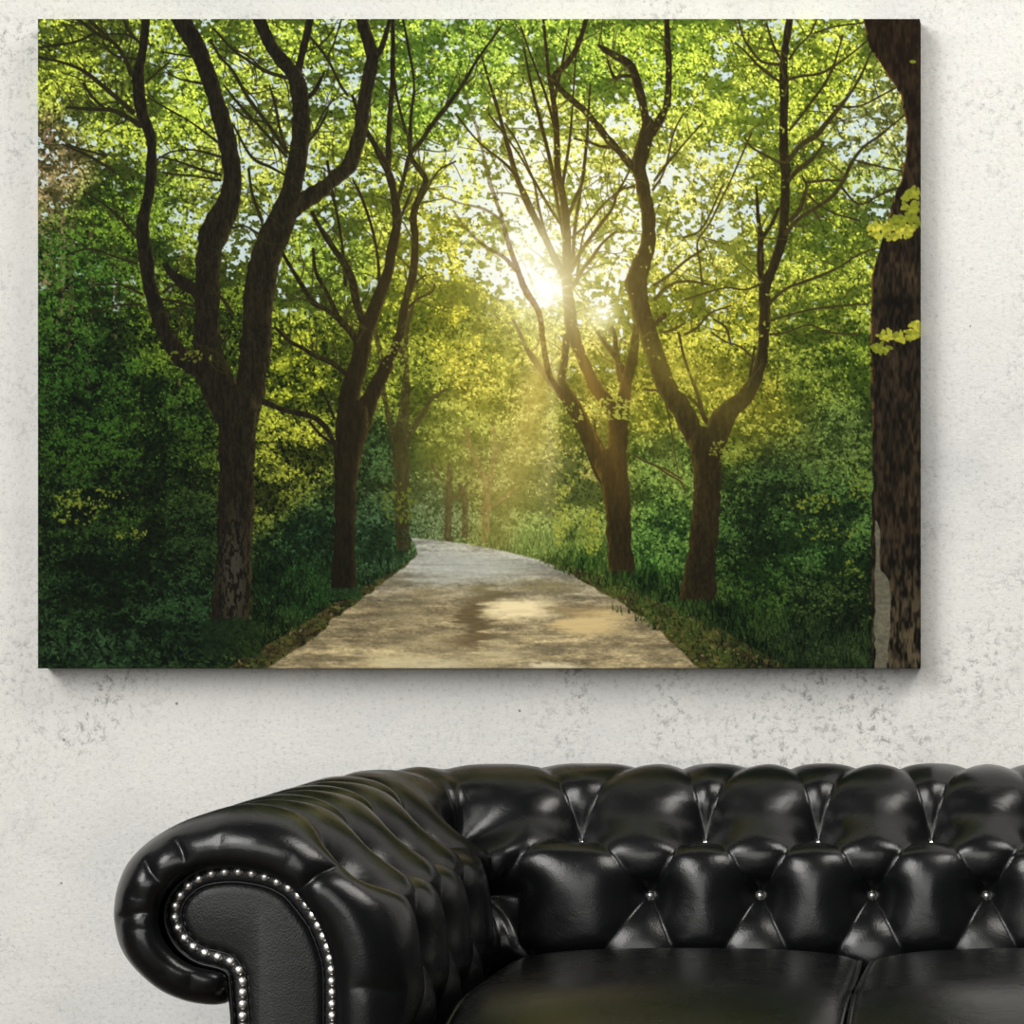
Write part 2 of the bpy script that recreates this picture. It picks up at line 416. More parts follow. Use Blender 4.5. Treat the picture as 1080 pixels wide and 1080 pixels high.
# ---- seat cushions: crowned, with a welt round the top edge
def cushion(x0, x1, y0, y1, z0, z1):
    nx, ny = 72, 84; vs_ = []; cx, cy = (x0 + x1) / 2, (y0 + y1) / 2; hx, hy = (x1 - x0) / 2, (y1 - y0) / 2
    top = []
    for j in range(ny):
        for i in range(nx):
            u = -1 + 2 * i / (nx - 1); v = -1 + 2 * j / (ny - 1)
            u = math.copysign(abs(u) ** .8, u); v = math.copysign(abs(v) ** .8, v)
            rr = 1 - .02 * (u * u * v * v)
            crown = (1 - abs(u) ** 2.6) * (1 - abs(v) ** 2.4)
            roll = (1 - abs(u) ** 14) * (1 - abs(v) ** 14)
            top.append((cx + hx * u * rr, cy + hy * v * rr, z1 - .024 + .012 * (1 - abs(u) ** 3) + .012 * roll ** .5 - .075 * max(0, -.08 - v) ** 2))
    vs_ = list(top); f = grid_faces(ny, nx)
    edge = [i for i in range(nx)] + [j * nx + nx - 1 for j in range(1, ny)] + [(ny - 1) * nx + i for i in range(nx - 2, -1, -1)] + [j * nx for j in range(ny - 2, 0, -1)]
    prev = edge
    for k in range(1, 9):
        t = k / 8; bulge = .010 * math.sin(math.pi * t)
        row = []
        for e in edge:
            x, y, z = top[e]
            sx = 1 + bulge / hx; sy = 1 + bulge / hy
            vs_.append((cx + (x - cx) * sx, cy + (y - cy) * sy, z + (z0 - z) * t)); row.append(len(vs_) - 1)
        m = len(edge)
        for a in range(m): f.append((prev[(a + 1) % m], prev[a], row[a], row[(a + 1) % m]))
        prev = row
    f.append(tuple(prev))
    return vs_, f, [top[e] for e in edge]
cw = 2 * (W_IN - .012) / 3
for k in range(3):
    x0 = XC - (W_IN - .012) + k * cw
    cv, cf, ce = cushion(x0 + .004, x0 + cw - .004, 3.44, 4.055, .345, .506)
    co = mesh_obj('seat_cushion', cv, cf, M_CUSHION, sofa)
    loop = np.array(ce + [ce[0]]); tv, tf = tube_along(loop[::2], .0042, 7)
    mesh_obj('piping', tv, tf, M_LEATHER, co)
# ---- frame under the cushions and turned feet
def box(x0, x1, y0, y1, z0, z1, bev=.02):
    bm = bmesh.new(); bmesh.ops.create_cube(bm, size=1)
    for v_ in bm.verts: v_.co = ((x0 + x1) / 2 + v_.co.x * (x1 - x0), (y0 + y1) / 2 + v_.co.y * (y1 - y0), (z0 + z1) / 2 + v_.co.z * (z1 - z0))
    bmesh.ops.bevel(bm, geom=list(bm.edges), offset=bev, segments=4, affect='EDGES', profile=.5)
    vs_ = [tuple(v_.co) for v_ in bm.verts]; fs = [tuple(v_.index for v_ in f.verts) for f in bm.faces]; bm.free(); return vs_, fs
bv, bf = box(XC - W_IN + .003, XC + W_IN - .003, 3.47, 4.06, .11, .343, .025)
mesh_obj('seat_rail', bv, bf, M_LEATHER, sofa)
bv, bf = box(XC - W_IN - .205, XC + W_IN + .205, 3.53, 4.28, .085, .115, .01)
mesh_obj('base_frame', bv, bf, M_WOOD, sofa)
FP = [(.020, 0), (.026, .004), (.030, .014), (.032, .030), (.027, .046), (.018, .056), (.017, .062), (.026, .068), (.034, .078), (.036, .087)]
fv = [(r * math.cos(2 * math.pi * k / 28), r * math.sin(2 * math.pi * k / 28), z) for r, z in FP for k in range(28)]
ff = grid_faces(len(FP), 28, True) + [tuple(range(28))[::-1], tuple(range((len(FP) - 1) * 28, len(FP) * 28))]
foot = None
for (x, y) in [(-.82, 3.60), (.85, 3.60), (-.82, 4.20), (.85, 4.20), (-.23, 3.60), (.26, 3.60)]:
    if foot is None: foot = mesh_obj('foot', fv, ff, M_WOOD, sofa); o = foot
    else: o = foot.copy(); COL.objects.link(o)
    o.location = (x, y, 0)
FIELD = [
 (60,60, 40,60,10, 150,182,50, .08),(110,130, 45,70,12, 152,186,55,.12),(60,170, 62,64,34, 140,136,92,.28),(120,220, 20,45,10, 92,134,30,.06),
 (80,280, 10,32,8, 52,96,25,.07),(80,400, 8,25,8, 38,78,20,0),(80,470, 8,26,8, 42,84,20,0),(80,530, 8,28,12, 40,82,24,0),(130,510, 9,28,9, 46,88,22,0),(100,620, 7,26,9, 26,64,26,0),
 (100,695, 10,36,16, 50,98,52,0),(200,100, 45,75,10, 162,202,60,.15),(268,150, 66,84,24, 172,200,80,.42),(265,230, 60,80,24, 160,186,70,.3),(200,330, 15,35,5, 92,124,25,.03),
 (180,450, 8,26,8, 48,84,20,0),(200,560, 8,26,8, 30,64,24,0),(200,640, 8,30,14, 32,74,34,0),
 (320,400, 34,54,6, 150,168,34,.02),(310,470, 30,46,8, 168,180,44,0),(285,520, 26,44,10,130,150,40,0),(320,560, 12,42,20, 38,88,46,0),(310,620, 10,38,14, 34,86,30,0),(300,680, 14,38,12, 60,90,34,0),
 (350,60, 50,80,15, 160,202,60,.25),(400,200, 66,88,15, 168,200,60,.2),(350,270, 40,70,12,130,170,50,.16),(450,100, 50,100,20, 152,202,60,.12),(500,50, 52,100,20, 150,196,64,.1),
 (490,200, 90,112,24, 202,222,90,.4),(450,260, 88,106,18, 196,206,66,.16),(430,320, 60,84,10, 160,178,42,.02),(480,330, 74,88,8, 176,180,36,0),(520,360, 92,98,10, 196,192,50,0),
 (430,400, 50,72,12, 140,160,40,0),(500,400, 88,92,14, 190,186,56,0),(470,450, 66,84,20, 138,150,52,0),(500,500, 76,82,28, 130,134,58,0),(460,540, 44,70,44, 90,118,74,0),(400,480, 16,42,18, 52,96,46,0),(400,560, 18,54,30, 58,110,66,0),
 (520,560, 64,84,34, 116,134,62,0),
 (560,130, 100,124,28, 206,228,104,.34),(600,60, 60,100,20, 152,198,60,.12),(545,200, 116,134,40, 216,230,120,.62),(560,270, 120,130,50, 224,230,130,.8),(530,240, 100,120,30,206,220,100,.5),
 (640,200, 110,130,36, 206,220,104,.45),(640,270, 120,134,40, 220,226,120,.66),(640,330, 120,124,30, 214,206,100,.4),(610,390, 108,112,24, 196,190,70,.08),
 (570,400, 110,110,28, 200,188,76,.05),(590,440, 70,84,20, 178,176,60,0),
 (700,60, 66,108,20, 166,208,60,.12),(740,190, 110,130,36, 206,220,110,.5),(725,260, 110,128,36, 206,218,104,.46),(760,110, 84,118,22, 182,214,70,.14),
 (700,330, 90,106,16, 184,190,54,.12),(760,340, 94,112,18, 186,196,58,.1),(740,400, 88,96,14, 176,176,50,.04),(860,90, 70,102,16, 174,206,60,.08),(920,140, 84,100,50, 170,190,110,.42),(930,210, 60,84,30,130,160,70,.25),
 (880,250, 60,90,18, 152,182,52,.08),(850,200, 66,98,16, 166,192,52,.05),(870,330, 62,90,18, 150,174,50,.06),(850,400, 46,74,16, 118,142,42,0),(900,380, 46,76,16, 120,150,40,0),(800,420, 70,84,14, 160,160,44,0),
 (880,450, 24,50,18, 84,116,48,0),(820,500, 14,34,14, 54,88,36,0),(880,540, 16,42,18, 70,108,42,0),(790,560, 12,34,12, 54,92,36,0),(860,600, 18,58,18, 62,112,44,0),(800,620, 20,66,18, 58,118,38,0),
 (860,690, 12,42,16, 48,92,40,0),(700,480, 36,70,24, 108,146,56,0),(700,560, 20,58,22, 92,140,52,0),(690,600, 28,84,26, 84,150,54,0),(620,560, 66,90,36, 132,154,62,0),(600,500, 54,78,36, 150,150,66,0),
 (620,590, 50,104,34, 112,164,62,0),(560,580, 60,104,38, 116,160,66,0),(690,430, 84,100,18, 168,174,48,0),(720,420, 70,90,16, 160,164,44,0),(690,400, 100,104,18, 186,180,54,.04)]
TREE_A = [
 [(242,656,43),(243,645,42),(246,600,38),(249,520,37),(250,460,38),(249,425,42)],
 [(245,440,34),(232,412,38),(222,385,34),(218,360,28),(218,300,26),(220,267,27),(228,240,31),(240,217,24),(245,187,20),(241,160,20),(233,127,19),(220,83,17),(207,50,18),(193,27,18),(184,10,18)],
 [(228,405,20),(208,385,22),(190,374,19),(178,358,17),(167,333,16),(158,300,15),(153,267,14),(150,233,13),(156,203,11),(159,173,11),(158,143,11),(149,120,13),(146,100,13),(145,77,12),(150,50,10),(154,15,9)],
 [(256,440,32),(262,415,32),(268,380,31),(271,347,32),(273,313,31),(278,277,30),(288,250,30),(300,222,28),(308,195,21),(315,157,19),(317,127,18),(315,100,18),(310,80,18),(300,66,15),(288,52,14),(280,38,13),(271,15,13)],
 [(312,80,10),(319,55,8),(328,15,9)],
 [(318,106,5),(326,102,5),(334,92,5),(342,75,2)],
 [(298,228,22),(314,215,21),(335,202,18),(353,187,16),(367,175,16),(377,147,15),(382,117,14),(387,90,14),(392,63,14),(388,43,13),(379,15,13)],
 [(392,66,8),(403,48,6),(412,15,4)],
 [(270,421,8),(284,425,6),(300,432,6),(327,438,6),(343,450,6),(352,467,5)]]
TREE_A_STUB = [[(175,277,3),(179,286,7),(190,296,11),(207,307,15),(214,314,16)], [(173,280,2),(178,288,5)]]
TWIG_A = [
 [(140,118,6),(125,105,5),(110,92,5),(90,76,4),(70,67,3),(40,60,3)],
 [(138,78,5),(132,62,4),(120,45,4),(103,36,4),(82,20,4)],
 [(148,132,6),(132,122,5),(118,116,5),(98,115,4),(70,113,3)],
 [(110,114,3),(98,103,3),(88,88,3)], [(100,35,3),(80,44,3),(55,48,3),(42,50,2)], [(110,36,3),(95,22,3)],
 [(143,62,3),(120,58,2),(108,44,2)], [(155,86,3),(166,76,2),(178,66,2)], [(147,45,3),(136,33,3),(130,20,2)], [(141,40,3),(130,36,2),(110,36,2)],
 [(144,250,3),(125,228,3),(105,212,2),(88,202,2)], [(144,278,3),(120,270,2),(96,262,2),(70,268,2)], [(150,310,3),(128,300,2),(100,300,2)], [(148,320,3),(120,322,2),(92,330,2)],
 [(112,164,3),(90,158,2),(70,152,2)], [(120,180,3),(95,165,3),(66,152,2)], [(232,165,3),(205,158,2),(180,160,2),(166,168,2)], [(232,184,3),(210,178,3),(188,170,2),(168,165,2)],
 [(232,190,3),(208,186,2),(172,182,2)], [(230,150,3),(200,128,2),(172,112,2),(160,105,1.5)], [(205,60,3),(190,58,2),(172,55,2)], [(212,88,3),(192,84,2),(178,78,2)],
 [(170,315,3),(188,318,3),(203,322,3)], [(165,330,3),(185,325,2),(200,340,2)], [(245,330,4),(237,318,4),(226,306,3)], [(205,305,4),(184,300,3),(172,308,3)],
 [(236,385,4),(228,370,4),(240,352,2)], [(242,398,5),(236,382,4),(232,365,3)],
 [(222,42,3),(232,60,3),(245,74,3),(262,104,4),(282,130,4),(302,160,4)], [(225,30,2),(245,52,3),(262,64,3),(280,75,4),(302,82,4)], [(245,52,2),(260,58,2),(276,72,2)],
 [(236,90,2),(252,110,3),(275,135,3),(302,165,3)], [(245,130,2),(265,165,3),(285,176,3),(300,184,2)], [(262,178,3),(266,205,3),(276,232,4)], [(243,110,2),(260,124,2),(290,130,2)],
 [(284,90,2),(290,110,3),(296,140,3),(303,160,3)], [(325,150,3),(338,132,3),(345,118,2)], [(322,142,3),(330,140,2),(340,120,2),(352,104,2)], [(328,40,3),(345,62,3),(358,88,3),(366,100,3)],
 [(322,55,2),(340,45,2),(352,30,2)], [(360,20,2),(352,45,2),(345,60,2)], [(245,240,3),(258,238,2),(275,248,3)], [(236,270,2),(225,262,2)]]
TREE_B = [
 [(362,620,26),(362,606,24),(363,560,22),(364,515,23),(366,485,28),(370,455,34),(372,435,34)],
 [(366,450,22),(369,413,22),(378,380,18),(385,350,17),(397,317,13),(408,287,12),(413,260,11),(418,233,10),(415,207,9),(407,177,8),(393,150,6),(380,128,4),(370,100,3)],
 [(376,455,24),(386,430,20),(396,408,16),(407,388,13),(415,370,11),(422,352,11),(427,320,9),(435,287,9),(437,253,8),(435,227,8),(445,200,7),(448,190,6),(440,178,6),(432,163,5),(432,130,4),(436,90,3),(430,50,3),(424,20,2)],
 [(409,180,6),(410,143,6),(412,110,5),(414,67,5),(415,15,4)],
 [(418,215,5),(425,190,4),(432,163,5),(443,150,5),(455,132,5),(470,113,5),(487,90,4),(503,63,3),(527,30,2)],
 [(388,352,9),(383,340,8),(376,318,9),(371,293,8),(362,275,7),(350,258,6),(340,243,5),(330,224,4)],
 [(380,368,8),(372,352,8),(357,335,7),(343,325,6),(330,318,6),(316,297,5),(304,278,4),(296,264,4)],
 [(360,342,5),(354,328,5),(343,305,4),(333,287,4),(330,262,3)],
 [(364,300,4),(362,270,3),(358,240,3),(350,200,3),(345,170,3)],
 [(400,300,4),(398,270,3),(392,240,3),(380,205,3),(372,190,2)],
 [(425,330,3),(440,315,3),(455,308,2),(458,300,2)], [(430,310,3),(438,298,2),(448,290,2)],
 [(435,226,3),(450,200,2),(462,180,2),(480,170,2)], [(428,140,3),(420,110,3),(415,85,3)], [(418,240,3),(428,215,3),(434,200,3)],
 [(366,395,5),(350,382,6),(333,375,5),(318,366,4),(306,360,4),(290,345,3)],
 [(352,468,4),(338,458,3),(326,444,3)], [(352,440,3),(346,425,3),(338,408,2)]]
TREE_BACK = [
 [(425,574,15),(424,560,14),(423,527,13),(423,493,16),(423,462,15),(426,430,11),(428,400,8),(427,370,7),(430,340,5),(440,310,3)],
 [(418,480,7),(412,450,6),(408,430,6),(403,405,5),(402,385,4)],[(430,465,6),(438,448,6),(448,432,5),(457,418,4),(470,410,3)],
 [(394,340,4),(400,370,5),(404,400,5)],[(420,350,4),(424,380,4)], [(395,400,4),(385,420,3)]]
TREE_FAR = [
 [(512,568,9),(512,540,8),(512,513,8),(508,500,6),(502,485,5),(495,470,5),(492,450,4)],[(514,516,6),(518,495,5),(522,470,5),(520,450,4)],
 [(516,534,4),(530,525,3),(545,512,2)],[(520,480,3),(530,465,3)],[(495,472,3),(480,455,2)]]
TREE_FAR_DARK = [[(472,567,8),(472,540,7),(473,518,7),(474,490,5)],[(490,563,7),(490,540,6),(489,522,6),(484,510,4)],[(474,528,4),(484,520,4),(494,508,3)],[(465,505,3),(455,490,3)]]
TREE_C = [
 [(656,604,28),(655,593,27),(653,560,25),(652,530,27),(648,505,30),(645,490,30)],
 [(644,510,20),(633,490,20),(623,467,18),(611,440,17),(600,420,16),(592,400,9),(595,380,8),(598,355,8)],
 [(602,425,13),(592,414,11),(577,397,8),(568,385,7),(556,368,6),(548,350,4),(540,335,3)],
 [(650,500,22),(650,470,18),(648,445,15),(642,425,14),(630,412,14),(620,392,13),(608,365,13),(602,345,14),(600,325,13),(598,307,12),(597,292,12)],
 [(597,296,9),(587,277,8),(573,247,7),(560,223,7),(547,193,6),(537,160,5),(527,123,4),(517,90,3),(508,60,2)],
 [(597,295,10),(597,250,9),(594,213,8),(588,180,7),(587,133,6),(583,100,6),(578,70,4),(573,20,3)],
 [(600,300,7),(606,298,6),(614,284,4),(623,273,4),(636,255,3),(650,243,2)],
 [(602,285,5),(612,265,4),(630,240,4),(645,220,3),(650,205,3),(663,180,2),(672,150,2)],
 [(600,285,4),(592,240,3),(586,205,4),(580,170,4),(570,130,4),(560,90,3),(552,50,2)],
 [(603,280,4),(606,240,4),(612,200,3),(618,150,3),(622,90,2)],
 [(598,230,4),(608,205,4),(614,190,3),(620,140,2)], [(592,200,4),(600,150,3),(604,100,2),(608,40,2)],
 [(576,250,3),(568,220,3),(562,190,2),(545,150,2),(532,130,2)], [(590,235,3),(577,215,3),(560,185,3),(545,160,2),(515,120,2)],
 [(603,250,3),(620,235,3),(636,215,2),(660,195,2)], [(608,290,3),(614,250,2),(622,230,2)],
 [(583,110,4),(592,70,3),(600,30,2)], [(586,140,3),(575,100,3),(560,60,2),(548,25,2)], [(565,228,3),(552,200,3),(535,175,3),(505,150,2),(480,120,2)],
 [(652,470,17),(655,435,15),(660,405,12),(666,380,12),(670,352,8),(672,330,6)],
 [(662,400,8),(650,378,5),(640,365,4),(630,350,3)],[(654,400,6),(650,375,6),(648,355,5),(645,345,4)],
 [(640,486,6),(632,465,4),(620,450,5),(612,438,3)],[(626,470,3),(627,450,3),(626,442,2)]]
TREE_C_OVER = [
 [(596,420,6),(586,408,6),(577,390,6),(572,360,6),(569,335,6),(564,322,6),(554,307,7),(547,290,6),(540,270,5),(532,245,5),(527,225,4),(520,205,4),(515,190,4),(508,160,3),(500,130,3),(488,95,2)],
 [(545,285,5),(530,270,4),(515,262,4),(500,250,3),(485,232,3),(478,222,2)],[(526,230,3),(510,220,3),(485,214,2),(460,205,2)]]
TREE_D = [
 [(735,630,38),(737,615,35),(738,600,30),(742,560,29),(746,510,28),(745,485,31),(744,468,36)],
 [(740,475,22),(728,450,24),(718,430,22),(707,415,21),(697,393,20),(690,370,19),(683,350,21),(676,325,20),(671,298,22),(676,280,20),(683,257,15),(683,227,14),(678,197,14),(674,177,14),(680,147,14),(683,130,13)],
 [(682,134,9),(677,108,9),(671,85,9),(665,70,9),(650,60,8),(640,54,7),(631,48,4)],
 [(688,140,8),(693,130,9),(703,110,8),(705,77,7),(704,50,7),(703,15,6)],
 [(672,182,8),(662,170,8),(653,160,8),(640,146,8),(631,134,7),(617,117,7),(606,108,7),(597,100,7),(588,90,6),(583,82,6),(588,75,6),(598,66,6),(608,50,6),(615,30,5),(619,15,5)],
 [(645,155,4),(632,154,3),(622,150,3),(605,146,2)], [(666,80,4),(655,80,4),(648,82,4),(643,72,3),(640,62,2)],
 [(748,478,24),(757,450,26),(768,432,22),(783,420,18),(795,400,14),(803,375,12),(805,350,12),(806,327,12),(806,300,13),(815,280,11),(825,247,10),(827,213,10),(828,180,10),(826,150,9),(827,100,9),(827,67,9),(830,40,8),(834,15,8)],
 [(806,305,9),(802,287,8),(801,262,8),(801,248,6),(799,227,4),(797,197,2)],
 [(802,252,5),(812,238,4),(820,220,4)], [(778,424,5),(788,408,4),(792,385,3),(795,365,2)],
 [(700,332,6),(690,342,6),(685,350,5)], [(755,455,5),(742,440,5),(735,415,4),(722,380,3),(715,350,3)],
 [(745,445,4),(738,430,4),(726,418,3)]]
TWIG_D = [
 [(828,246,5),(840,232,4),(853,223,4),(877,207,4),(890,188,4),(897,172,4),(910,155,3),(927,143,3),(940,132,2),(955,120,2)],
 [(831,190,5),(842,178,5),(853,170,5),(862,160,3),(868,150,3)], [(830,170,5),(845,152,5),(860,143,6),(872,128,5),(883,115,5),(895,100,3),(907,80,3),(916,60,2),(922,45,2)],
 [(832,137,3),(842,125,3),(853,110,3),(868,90,3),(877,73,3),(883,55,2),(888,38,2)], [(830,84,3),(845,80,3),(863,78,3),(878,70,3),(893,60,2),(920,38,2)],
 [(823,87,3),(810,78,3),(797,67,3),(786,55,2),(775,45,2)], [(823,68,4),(810,67,3),(800,63,3),(790,50,3),(783,38,2),(778,20,2)], [(832,62,3),(842,48,2),(853,37,2),(862,18,2)],
 [(825,66,3),(815,48,3),(808,25,2)], [(833,232,4),(842,222,5),(848,205,4),(850,195,3),(845,185,2)], [(812,318,4),(828,304,3),(847,297,3),(865,290,3),(885,281,2),(905,268,2),(922,262,2)],
 [(810,338,3),(830,332,2),(855,326,2),(885,322,2),(915,320,1.5)], [(800,300,3),(785,305,2),(765,303,2),(745,308,2),(720,316,2)], [(812,352,3),(830,350,2),(852,342,2),(875,350,2),(905,352,2)],
 [(797,380,3),(780,365,2),(765,360,2),(750,350,2)], [(740,300,3),(738,280,2),(735,255,2),(748,235,2),(760,210,2),(770,190,2),(792,140,2)], [(720,250,2),(740,240,2),(762,195,2)],
 [(690,190,3),(705,170,3),(722,150,2),(740,130,2)], [(688,200,3),(700,180,2),(710,140,2),(720,120,2)], [(690,300,4),(705,290,3),(722,275,3),(742,262,2)], [(690,315,4),(706,300,3),(725,296,3),(748,300,2)],
 [(785,145,2),(792,155,2),(815,168,3),(822,172,3)], [(722,352,3),(735,345,3),(748,330,2),(770,322,2)], [(770,362,2),(765,345,3),(752,336,2)], [(668,196,3),(655,200,2),(645,210,2)],
 [(858,35,2),(880,28,2),(910,24,2)], [(878,112,3),(905,112,2),(930,100,2),(945,92,2)], [(905,170,3),(925,175,2),(950,180,2)], [(885,195,3),(905,215,2),(928,205,2),(945,198,2)],
 [(850,192,3),(870,190,3),(890,190,2)], [(852,205,3),(862,215,2),(880,225,2),(905,232,2)], [(856,220,2),(864,232,1.5)], [(700,350,3),(712,346,3),(722,340,2)],
 [(680,410,3),(700,420,2),(715,500,1)], [(690,490,2),(705,500,2),(716,506,2),(722,515,2)], [(666,478,2),(680,486,2),(700,494,2),(718,504,2)]]
SPRAYS = [(808,448,36,12,260,.8),(775,475,28,14,200,.45),(650,430,26,12,200,.75),(100,525,45,10,170,.5),(80,540,24,14,120,.5),(140,562,20,6,50,.55),(200,375,26,6,70,.4),(595,440,20,18,150,.8),
 (470,375,70,26,500,.55),(520,350,50,20,300,.62),(858,530,30,10,120,.5),(870,560,34,8,90,.45),(380,590,0.1,0.1,1,.3),(905,510,14,20,60,.5),(900,600,16,10,50,.45),(625,560,10,26,160,.7),(590,540,7,36,200,.75),(600,520,5,40,120,.6),(420,530,18,22,180,.22)]
SPRAYS_FRONT = [(940,242,26,10,150,.9),(962,212,11,14,70,.5),(955,232,18,6,70,.4),(948,353,24,6,80,.75),(966,345,8,6,30,.8),(930,366,10,5,30,.5),(962,65,0.1,0.1,1,.3)]
ROAD = [(270,712),(300,692),(333,670),(352,650),(380,632),(405,612),(428,596),(440,584),(438,574),(432,566),(462,569),(493,573),(520,578),(547,584),(570,590),(590,598),(606,606),(620,616),(650,632),(680,652),(712,680),(745,712)]
VERGE = [(225,712),(262,690),(300,668),(345,640),(380,620),(410,604),(432,590),(443,578),(450,580),(600,596),(645,612),(705,638),(760,664),(805,688),(845,712)]
# ---------------------------------------------------------------- printed forest picture
# The canvas print is a flat printed photograph; its ink colours are computed here stroke by stroke.
PX0, PY0, PW, PH = 40.0, 20.0, 930.0, 685.0

def paint_forest(S=1.0, seed=7):
    rng = np.random.default_rng(seed)
    W, H = int(round(PW * S)), int(round(PH * S))
    yy, xx = np.mgrid[0:H, 0:W].astype(np.float32)
    X = xx / S + PX0; Y = yy / S + PY0

    def noise(cx, cy, sd, octv=3, gain=.5):
        r = np.random.default_rng(sd); out = np.zeros((H, W), np.float32); amp = 1; tot = 0
        for o in range(octv):
            nx = max(2, int(PW / cx) + 3); ny = max(2, int(PH / cy) + 3)
            g = r.random((ny, nx)).astype(np.float32)
            fx = (xx / S) / cx; fy = (yy / S) / cy
            ix = fx.astype(int); iy = fy.astype(int); tx = fx - ix; ty = fy - iy
            ix = np.minimum(ix, nx - 2); iy = np.minimum(iy, ny - 2)
            tx = tx * tx * (3 - 2 * tx); ty = ty * ty * (3 - 2 * ty)
            v = (g[iy, ix] * (1 - tx) + g[iy, ix + 1] * tx) * (1 - ty) + (g[iy + 1, ix] * (1 - tx) + g[iy + 1, ix + 1] * tx) * ty
            out += amp * v; tot += amp; amp *= gain; cx = max(cx / 2, 1.01); cy = max(cy / 2, 1.01)
        return out / tot

    # ---- colour fields: x, y, shade leaf rgb, bright leaf rgb, share of sky gaps
    F = np.array([r for r in FIELD], np.float32)
    d2 = (X[::4, ::4, None] - F[:, 0]) ** 2 + (Y[::4, ::4, None] - F[:, 1]) ** 2
    wgt = 1.0 / (d2 + 250.0) ** 2.0
    wgt /= wgt.sum(-1, keepdims=True)
    fld = wgt @ F[:, 2:]
    fld = np.repeat(np.repeat(fld, 4, 0), 4, 1)[:H, :W]
    k = 5
    for ax in (0, 1):                                  # soften the 4 px steps
        acc = np.zeros_like(fld); n = 0
        for q in range(-k, k + 1):
            acc += np.roll(fld, q, ax); n += 1
        m = acc / n
        sl = [slice(None)] * 3; sl[ax] = slice(k, -k); fld[tuple(sl)] = m[tuple(sl)]
    Dk, Lt, Sk = fld[..., :3] * .74, fld[..., 3:6] * 1.06, fld[..., 6]
    Dk[..., 2] *= .7; Lt[..., 1] *= .97
    hi = np.clip((470 - Y) / 200, 0, 1)[..., None]; Lt *= 1 + .14 * hi; Lt[..., 0] *= 1 + .06 * hi[..., 0]; Lt[..., 2] *= .94

    cl = noise(40, 24, 1, 5, .72); cl = np.clip((cl - .5) * 3.4 + .5, 0, 1)
    fine = noise(4.5, 3.4, 2, 2); fine = np.clip((fine - .5) * 2.8 + .5, 0, 1)
    t0 = np.clip(.15 + .5 * cl * fine + .1 * fine, 0, 1)
    lowr = (np.clip((Y - 560) / 60, 0, 1) * np.clip((X - 500) / 60, 0, 1))[..., None]
    Dk = Dk * (1 - .45 * lowr); Lt = Lt * (1 - .30 * lowr) + np.array([10, 0, 0]) * lowr
    lowl = (np.clip((Y - 440) / 80, 0, 1) * np.clip((460 - X) / 60, 0, 1))[..., None]
    Dk = Dk * (1 - .2 * lowl); Lt = Lt * (1 - .14 * lowl) + np.array([5, 0, 0]) * lowl
    img = Dk * (1 - t0[..., None]) + Lt * t0[..., None]

    def blend(col, a):
        img[:] = img * (1 - a[..., None]) + np.asarray(col, np.float32) * a[..., None]

    def patch(x0, x1, y0, y1):
        a = max(0, int((x0 - PX0) * S)); b = min(W, int((x1 - PX0) * S) + 2)
        c = max(0, int((y0 - PY0) * S)); d = min(H, int((y1 - PY0) * S) + 2)
        return (a, b, c, d) if b > a and d > c else None

    def spline(p):
        p = np.asarray(p, float)
        if len(p) < 3:
            n = 8; t = np.linspace(0, 1, n)[:, None]
            return p[0] * (1 - t) + p[-1] * t
        q = np.vstack([2 * p[0] - p[1], p, 2 * p[-1] - p[-2]]); out = []
        for i in range(1, len(q) - 2):
            n = max(3, int(np.hypot(*(q[i + 1, :2] - q[i, :2])) / 5))
            for t in np.arange(n) / n:
                a, b, c, d = q[i - 1], q[i], q[i + 1], q[i + 2]
                out.append(.5 * (2 * b + (c - a) * t + (2 * a - 5 * b + 4 * c - d) * t * t + (3 * b - a - 3 * c + d) * t ** 3))
        out.append(q[-2]); return np.array(out)

    def limbs(branches, col, rim=(0, 0, 0), bark=.35, sun=(577, 307), rough=1.2, op=1.0):
        """paint limbs (x, y, width) as one barked silhouette"""
        mask = np.zeros((H, W), np.float32); lat = np.zeros((H, W), np.float32)
        for br in branches:
            p = spline(br)
            big = p[:, 2].max() > 6
            if big:
                p[:, :2] += np.cumsum(rng.normal(0, .25, (len(p), 2)), 0) * .35
                p[:, 2] *= 1 + rng.normal(0, .05, len(p))
            for a, b in zip(p[:-1], p[1:]):
                r = max(a[2], b[2]) / 2 + 2
                e = patch(min(a[0], b[0]) - r, max(a[0], b[0]) + r, min(a[1], b[1]) - r, max(a[1], b[1]) + r)
                if not e: continue
                s = np.s_[e[2]:e[3], e[0]:e[1]]
                dx, dy = b[0] - a[0], b[1] - a[1]; L2 = dx * dx + dy * dy + 1e-6
                px = X[s] - a[0]; py = Y[s] - a[1]
                t = np.clip((px * dx + py * dy) / L2, 0, 1)
                d = np.hypot(px - t * dx, py - t * dy)
                w = (a[2] * (1 - t) + b[2] * t) / 2
                if big: w = w + (edge[s] - .5) * rough * 2 * min(1, a[2] / 12)
                m = np.clip((w - d) * S + .5, 0, 1) * np.minimum(1, w * 2 * S / .9)
                sg = (px * dy - py * dx) / math.sqrt(L2) / np.maximum(w, .5)
                L = math.sqrt(L2); nx, ny = dy / L, -dx / L
                sx, sy = sun[0] - a[0], sun[1] - a[1]; sl = math.hypot(sx, sy) + 1e-6
                f = sg * (1 if nx * sx + ny * sy > 0 else -1)
                lat[s] = np.where(m > mask[s], f, lat[s]); mask[s] = np.maximum(mask[s], m)
        tex = barkn * bark + 1 - bark * .5
        c = np.asarray(col, np.float32)[None, None] * tex[..., None]
        glow = np.exp(-np.hypot(X - sun[0], Y - sun[1]) / 190)
        c = c + np.asarray(rim, np.float32) * (np.clip(lat - .45, 0, .55) / .55)[..., None] ** 2 * (.1 + 1.0 * glow + .4 * barkn)[..., None]
